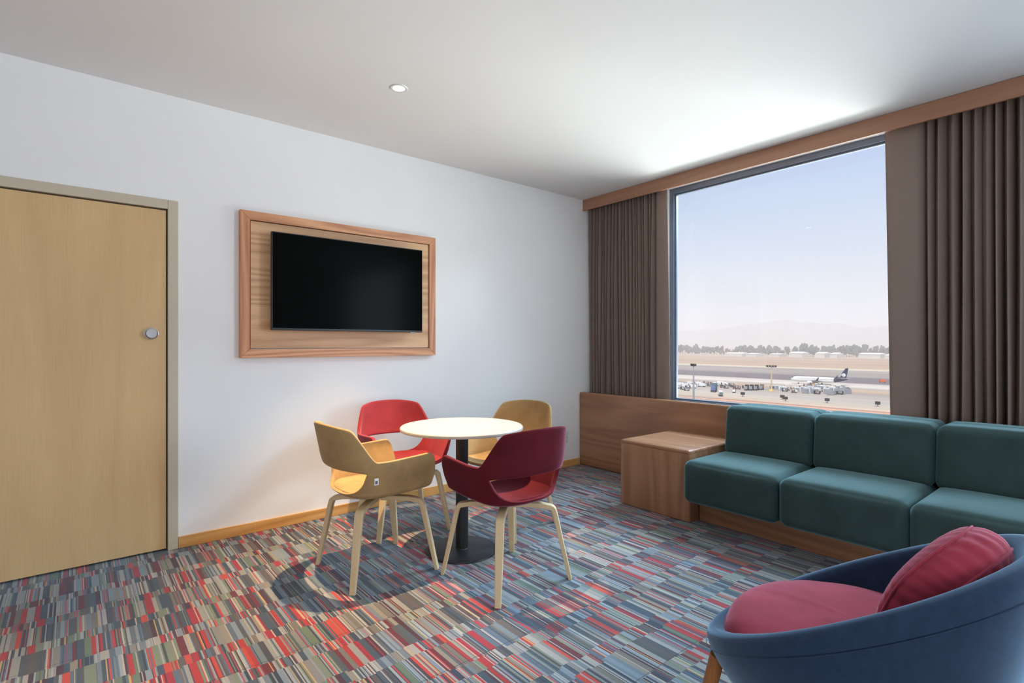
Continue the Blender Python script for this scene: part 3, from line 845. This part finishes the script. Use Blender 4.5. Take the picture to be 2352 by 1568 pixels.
def hall(px0, px1, x, h, label, depth=40):
    y0, y1 = sorted((vx(px0, x), vx(px1, x))); t = thing('warehouse', label, 'building', (x, (y0 + y1) / 2, G)); off = t.location
    MB().box((x, y0, G), (x + depth, y1, G + h * .8)).build('wall', E['wallb'], t, off=off)
    MB().add([(x - 1, y0, G + h * .78), (x + depth, y0, G + h * .8), (x + depth / 2, y0, G + h * 1.05), (x - 1, y1, G + h * .78), (x + depth, y1, G + h * .8), (x + depth / 2, y1, G + h * 1.05)],
             [(0, 2, 1), (3, 4, 5), (0, 3, 5, 2), (2, 5, 4, 1), (0, 1, 4, 3)]).build('roof', E['roof'], t, off=off)
for a in ((1664, 1704, 1250, 9, 'long white-roofed hall at the left of the tree belt'), (1714, 1736, 1250, 8, 'shorter white-roofed hall right of the long left hall'),
          (1766, 1790, 1255, 8, 'small white building in the middle of the tree belt'), (1812, 1842, 1268, 12, 'white hall left of the tallest tree'),
          (1872, 1894, 1260, 12, 'bright white hall right of the tallest tree'), (1906, 1922, 1260, 11, 'small bright white hall further right in the belt'),
          (1972, 2022, 1280, 11, 'long pale low hall at the right of the tree belt'), (2032, 2046, 1270, 9, 'small white shed at the right end of the belt')):
    hall(*a)

# aircraft, nose towards +y
def airliner():
    X, Y = 414, 153.5
    t = thing('airliner', 'white passenger jet with a navy tail rolling on the taxiway', 'airplane', (X, Y, G))
    b = MB(); n = 28; L2 = 19.2; st = []
    for i in range(41):
        u = i / 40; y = L2 - 2 * L2 * u
        if u < .14: k = u / .14; r = 1.98 * math.sqrt(max(0, 1 - (1 - k) ** 2.1)); zc = 3.6 - .45 * (1 - k) ** 2
        elif u > .66: k = (u - .66) / .34; r = 1.98 * (1 - k ** 1.5 * .93); zc = 3.6 + 1.25 * k ** 1.5
        else: r = 1.98; zc = 3.6
        st.append((y, r, zc))
    def body(i0, i1):
        b = MB(); vs = []; fs = []
        for (y, r, zc) in st[i0:i1 + 1]:
            for q in range(n):
                a = 2 * PI * q / n; vs.append((r * math.cos(a), y, zc + r * 1.02 * math.sin(a)))
        for j in range(i1 - i0):
            for q in range(n):
                k = (q + 1) % n; fs.append((j * n + q, j * n + k, (j + 1) * n + k, (j + 1) * n + q))
        return b.add(vs, fs)
    fu = body(0, 31).build('fuselage', E['white'], t, smooth=True); tl = body(31, 40).build('tail_cone', E['navy'], t, smooth=True)
    for i in range(26):
        y = 14.5 - i * 1.02
    wv = MB()
    for i in range(30):
        y = 13.6 - i * .86; wv.box((-2.01, y - .14, 4.05), (-1.90, y + .14, 4.45))
    wv.build('cabin_windows', E['glassd'], fu)
    MB().box((-1.25, 17.0, 4.25), (1.25, 17.6, 4.85)).build('cockpit_window', E['glassd'], fu)
    def slab(pts, th, axis):
        b = MB(); vs = []
        for s in (-1, 1):
            for p in pts:
                q = list(p); q[axis] += s * th / 2; vs.append(q)
        m = len(pts); fs = [tuple(range(m))[::-1], tuple(range(m, 2 * m))] + [(i, (i + 1) % m, (i + 1) % m + m, i + m) for i in range(m)]
        return b.add(vs, fs)
    for s in (-1, 1):
        w = slab([(s * 1.2, 4.8, 2.6), (s * 1.2, -3.2, 2.6), (s * 6, -3.1, 2.95), (s * 17, -5.9, 4.0), (s * 17, -4.6, 4.0)], .35, 2).build('wing', E['silver'], t)
        slab([(s * 17, -4.5, 4.0), (s * 17, -6.0, 4.0), (s * 17.5, -6.9, 6.3), (s * 17.5, -6.4, 6.3)], .15, 0).build('winglet', E['navy'], w)
        slab([(s * .5, -14.6, 4.9), (s * .5, -17.8, 4.9), (s * 7, -19.4, 5.5), (s * 7, -18.2, 5.5)], .2, 2).build('tailplane', E['silver'], t)
        en = MB().lathe([(.0, -2.0), (.75, -1.9), (1.02, -.8), (1.05, .8), (.95, 1.7), (.80, 1.75), (.0, 1.2)], 20, c=(s * 5, 3.6, 1.75), axis='Y').build('engine', E['white'], t, smooth='auto')
        MB().box((s * 2.9 - .3, -1.9, 0), (s * 2.9 + .3, -.7, 1.1)).build('main_gear', E['tyre'], t)
    MB().box((-.25, 13.2, 0), (.25, 14.0, .8)).build('nose_gear', E['tyre'], t)
    f = slab([(0, -11.6, 5.6), (0, -13.6, 6.5), (0, -17.6, 12.5), (0, -19.2, 12.5), (0, -18.0, 6.0)], .35, 0).build('tail_fin', E['navy'], t)
    # white head emblem with a feathered crest on both faces of the fin
    for s in (-1, 1):
        e = MB(); x = s * .21
        e.add([(x, -16.4 + 1.25 * math.cos(a), 7.7 + 1.25 * math.sin(a)) for a in [2 * PI * i / 20 for i in range(20)]], [tuple(range(20))])
        for k in range(4):
            y = -15.2 + .35 * k; e.add([(x, y - .2, 8.3 - k * .55), (x, y + 1.1, 8.0 - k * .6), (x, y + .2, 7.8 - k * .55)], [(0, 1, 2)])
        e.build('tail_emblem', E['white'], f)
        e2 = MB(); x = s * .23
        e2.add([(x, -16.1, 8.2), (x, -15.7, 7.9), (x, -16.2, 7.5)], [(0, 1, 2)]).add([(x, -15.9, 7.2), (x, -15.3, 6.9), (x, -16.0, 6.7)], [(0, 1, 2)])
        e2.build('emblem_marking', E['navy'], f)
    return t
airliner()

# ground equipment
def at(px, py):   # ground point seen at a picture point
    a = (px - 1176) / 1216; c, s = math.cos(R(50.4)), math.sin(R(50.4)); d = 29 * 1216 / (py - 791)
    return (d * (c + a * s), d * (s - a * c), G)
def k_van(m):
    t = thing('van', '', 'vehicle', (0, 0, 0))
    MB().box((-1, -2.6, .5), (1, 1.6, 2.5)).build('body', m, t, bevel=.15); MB().box((-.95, 1.5, .5), (.95, 2.7, 1.8)).build('cab', m, t, bevel=.15)
    MB().box((-.97, 1.55, 1.5), (.97, 2.2, 2.1)).build('windscreen', E['glassd'], t)
    for sx in (-1, 1):
        for y in (-1.7, 1.8): MB().lathe([(0, -.14), (.42, -.14), (.42, .14), (0, .14)], 14, c=(sx * .95, y, .42), axis='X').build('wheel', E['tyre'], t)
    return t
def k_cart(m):
    t = thing('baggage_cart', '', 'cart', (0, 0, 0))
    MB().box((-.8, -1.6, .45), (.8, 1.6, .6)).build('deck', E['dark'], t); MB().box((-.8, -1.6, 1.95), (.8, 1.6, 2.05)).build('canopy', m, t)
    MB().box((-.8, -1.6, .6), (.8, -1.5, 1.95)).box((-.8, 1.5, .6), (.8, 1.6, 1.95)).build('end_panel', m, t)
    for sx in (-1, 1):
        for y in (-1.1, 1.1): MB().lathe([(0, -.08), (.24, -.08), (.24, .08), (0, .08)], 12, c=(sx * .7, y, .24), axis='X').build('wheel', E['tyre'], t)
    return t
def k_box(m):
    t = thing('cargo_container', '', 'container', (0, 0, 0))
    MB().box((-1.1, -1.5, .1), (1.1, 1.5, 2.6)).build('shell', m, t, bevel=.06); MB().box((-1.13, -1.2, .3), (-1.09, 1.2, 2.3)).build('door', E['silver'], t); MB().box((-1.15, -1.55, 0), (1.15, 1.55, .12)).build('pallet', E['dark'], t)
    return t
def k_truck(m, m2):
    t = thing('service_truck', '', 'vehicle', (0, 0, 0))
    MB().box((-1.2, -4, 1.0), (1.2, 2.2, 3.6)).build('cargo_box', m, t, bevel=.08); MB().box((-1.1, 2.4, .7), (1.1, 4, 2.8)).build('cab', m2, t, bevel=.15); MB().box((-1.0, -4, .6), (1.0, 4, .95)).build('chassis', E['dark'], t)
    for sx in (-1, 1):
        for y in (-2.8, 3): MB().lathe([(0, -.16), (.5, -.16), (.5, .16), (0, .16)], 14, c=(sx * 1.05, y, .5), axis='X').build('wheel', E['tyre'], t)
    return t
def k_stand(m):
    t = thing('service_truck', '', 'vehicle', (0, 0, 0))
    MB().box((-.9, -1, .9), (.9, 1, 3.6)).build('cargo_box', m, t, bevel=.08); MB().box((-.9, 1.1, .7), (.9, 2.4, 2.6)).build('cab', E['silver'], t, bevel=.15); MB().box((-.9, -1, .5), (.9, 2.3, .85)).build('chassis', E['dark'], t)
    for sx in (-1, 1):
        for y in (-.4, 1.7): MB().lathe([(0, -.16), (.45, -.16), (.45, .16), (0, .16)], 14, c=(sx * .78, y, .45), axis='X').build('wheel', E['tyre'], t)
    return t
placed = []
def scatter(proto, name, label, group, pts, rz0=None, places=None):
    for i, (px, py) in enumerate(pts):
        rz = rt.uniform(-.25, .25) if rz0 is None else rz0
        p = at(px, py)
        for dx, dy in [(0, 0)] + [(a * r, b * r) for r in (1.5, 3, 4.5, 6, 8) for a, b in ((1, 0), (0, 1), (-1, 0), (0, -1), (.7, .7), (-.7, .7))]:
            q = (p[0] + dx, p[1] + dy, p[2])
            if rz0 is not None or all((abs(q[0] - w[0]) > 2.9 or abs(q[1] - w[1]) > 5.2) for w in placed): p = q; break
        placed.append(p)
        r = proto if i == 0 else dup(proto, p, rz)
        r.location = p; r.rotation_euler = (0, 0, rz); r['label'] = label; r['group'] = group
        if places:
            n = next(t for lim, t in places if px < lim); r['label'] = f"{label}, {n}"; r['group'] = f"{group}, {n}"
PL = [(1576, 'at the left edge of the view'), (1600, 'around the thin grey mast'), (1650, 'between the mast and the tall green truck'), (9999, 'behind the tall green truck')]
PJ = [(1800, 'right of the tall pale mast'), (1838, 'under the nose of the jet'), (1864, 'under the front of the jet'), (1886, 'by the brown box truck'), (1908, 'under the rear of the jet'), (1926, 'near the right end of the park'), (9999, 'at the right end of the park')]
def rp(n, x0, x1, y0, y1): return [(rt.uniform(x0, x1), rt.uniform(y0, y1)) for _ in range(n)]
scatter(k_van(E['white']), '', 'small white service van', 'white vans left on the apron', [(1563, 886), (1572, 889), (1583, 884), (1590, 891), (1603, 884), (1612, 888), (1642, 886), (1652, 883), (1664, 885)], None, PL)
scatter(k_cart(E['silver']), '', 'grey baggage cart', 'grey baggage carts left on the apron', [(1560, 892), (1568, 895), (1577, 897), (1585, 888), (1622, 881), (1630, 887), (1660, 890), (1668, 892), (1676, 886), (1683, 889), (1561, 882), (1596, 880), (1607, 881)], None, PL)
scatter(k_cart(E['brown']), '', 'brown covered cart', 'brown carts on the apron left', [(1566, 884), (1580, 892), (1594, 887), (1618, 885), (1636, 884), (1657, 887), (1672, 888), (1690, 892), (1700, 893), (1711, 892)], None, PL)
scatter(k_cart(E['dark']), '', 'dark covered cart', 'dark carts below the jet', [(1803, 899), (1819, 900), (1843, 893), (1852, 889), (1877, 905), (1887, 899), (1902, 890), (1915, 906), (1927, 906), (1934, 894), (1945, 899)], None, PJ)
scatter(k_box(E['white']), '', 'white cargo container', 'white cargo containers below the jet', [(1846, 897), (1854, 900), (1862, 897), (1871, 901), (1880, 899), (1884, 893), (1890, 895), (1898, 901), (1905, 896), (1839, 899), (1912, 899), (1775, 895), (1787, 894), (1797, 897)], None, PJ)
scatter(k_box(E['silver']), '', 'grey cargo container', 'grey cargo containers below the jet', [(1850, 903), (1866, 904), (1876, 896), (1893, 905), (1901, 904), (1909, 903), (1918, 896), (1924, 902), (1930, 897), (1936, 900), (1858, 893), (1920, 905), (1941, 903), (1874, 892)], None, PJ)
scatter(k_cart(E['white']), '', 'white covered cart', 'white carts below the jet', [(1800, 893), (1808, 896), (1816, 894), (1824, 897), (1806, 890), (1830, 893), (1836, 902), (1896, 890), (1913, 891)], None, PJ)
scatter(k_stand(E['dark']), '', 'small dark service truck left of the mast', 'dark trucks left of the mast', [(1716, 896), (1727, 896), (1738, 896)], PI / 2, [(1723, 'first from the left'), (1733, 'second from the left'), (1745, 'third from the left')])
tk = k_stand(E['brown']); tk.location = at(1750, 895); tk.rotation_euler = (0, 0, PI / 2); tk['label'] = 'brown service truck at the right end of the truck row by the mast'
tk = k_truck(E['brown'], E['tan']); tk.location = at(1866, 890); tk.rotation_euler = (0, 0, 2.2); tk.scale = (.8, .8, .9); tk['label'] = 'brown box truck rising above the containers under the jet'
tk = k_truck(E['green'], E['blue']); tk.location = at(1640, 900); tk.rotation_euler = (0, 0, 1.9); tk.scale = (1.2, .75, 1.5); tk['label'] = 'tall green and blue service truck on the left apron near the edge line'
tk = k_truck(E['white'], E['green']); tk.location = at(1655, 909); tk.rotation_euler = (0, 0, 2.2); tk.scale = (.8, .8, .8); tk['label'] = 'white service truck with a green cab in front of the tall green truck'
tk = k_truck(E['red'], E['white']); tk.location = at(1686, 901); tk.rotation_euler = (0, 0, 2.0); tk.scale = (.7, .7, .7); tk['label'] = 'dull red service truck right of the green and blue truck'
tk = k_van(E['orange']); tk.location = at(2027, 878); tk.rotation_euler = (0, 0, .2); tk.scale = (.9, .9, .9); tk['label'] = 'orange and white van driving behind the tail of the jet'
for (px, py, l) in ((1706, 910, 'low dark floodlight box left of the apron middle'), (1797, 917, 'low dark floodlight box on the apron below the parked containers, left of a pair'),
                    (1804, 921, 'low dark floodlight box on the apron, nearer one of the pair'), (1900, 925, 'low dark floodlight box on the apron right of the pair'), (2016, 933, 'low dark floodlight box at the far right of the apron')):
    t = thing('floodlight_box', l, 'light', at(px, py)); MB().box((-.7, -.9, .9), (.7, .9, 2.3)).build('lamp_housing', E['dark'], t); MB().box((-.1, -.1, 0), (.1, .1, .9)).build('post', E['dark'], t)

def mast(p, h, label, m, heads):
    t = thing('light_mast', label, 'light mast', p)
    MB().lathe([(.55, 0), (.42, h * .5), (.25, h)], 10).build('pole', m, t)
    MB().box((-.5, -heads, h - .3), (.5, heads, h)).build('crossbar', E['dark'], t)
    for k in range(4):
        y = -heads + heads * 2 * k / 3; MB().box((-.7, y - .5, h - .1), (.3, y + .5, h + .9)).build('lamp', E['dark'], t)
    MB().box((-1, -1, 0), (1, 1, 1.2)).build('footing', E['yellow'], t)
mast(at(1772, 898), 15.2, 'tall pale floodlight mast with a wide lamp bar in the middle of the apron', E['tan'], 2.6)
mast((241, 147.5, G), 18.4, 'thin grey floodlight mast at the left end of the view', E['silver'], .9)

# perimeter wall nearest the hotel, reddish with a lattice of blocks on top
pw = thing('perimeter_wall', 'low reddish perimeter wall with a lattice top along the near edge of the airfield', 'wall', (258, 120, G)); off = pw.location
MB().box((257.6, -60, G), (258.4, 260, G + .5)).build('wall_body', E['fence'], pw, off=off)
lt = MB()
for i in range(210):
    y = 20 + i * .6; lt.add([(258, y, G + .5), (258, y + .18, G + .5), (258, y + .78, G + 1.2), (258, y + .6, G + 1.2)], [(0, 1, 2, 3)]).add([(258.1, y + .6, G + .5), (258.1, y + .78, G + .5), (258.1, y + .18, G + 1.2), (258.1, y, G + 1.2)], [(0, 1, 2, 3)])
lt.box((257.8, 20, G + 1.2), (258.2, 146, G + 1.35)).build('lattice', E['fence'], pw, off=off)
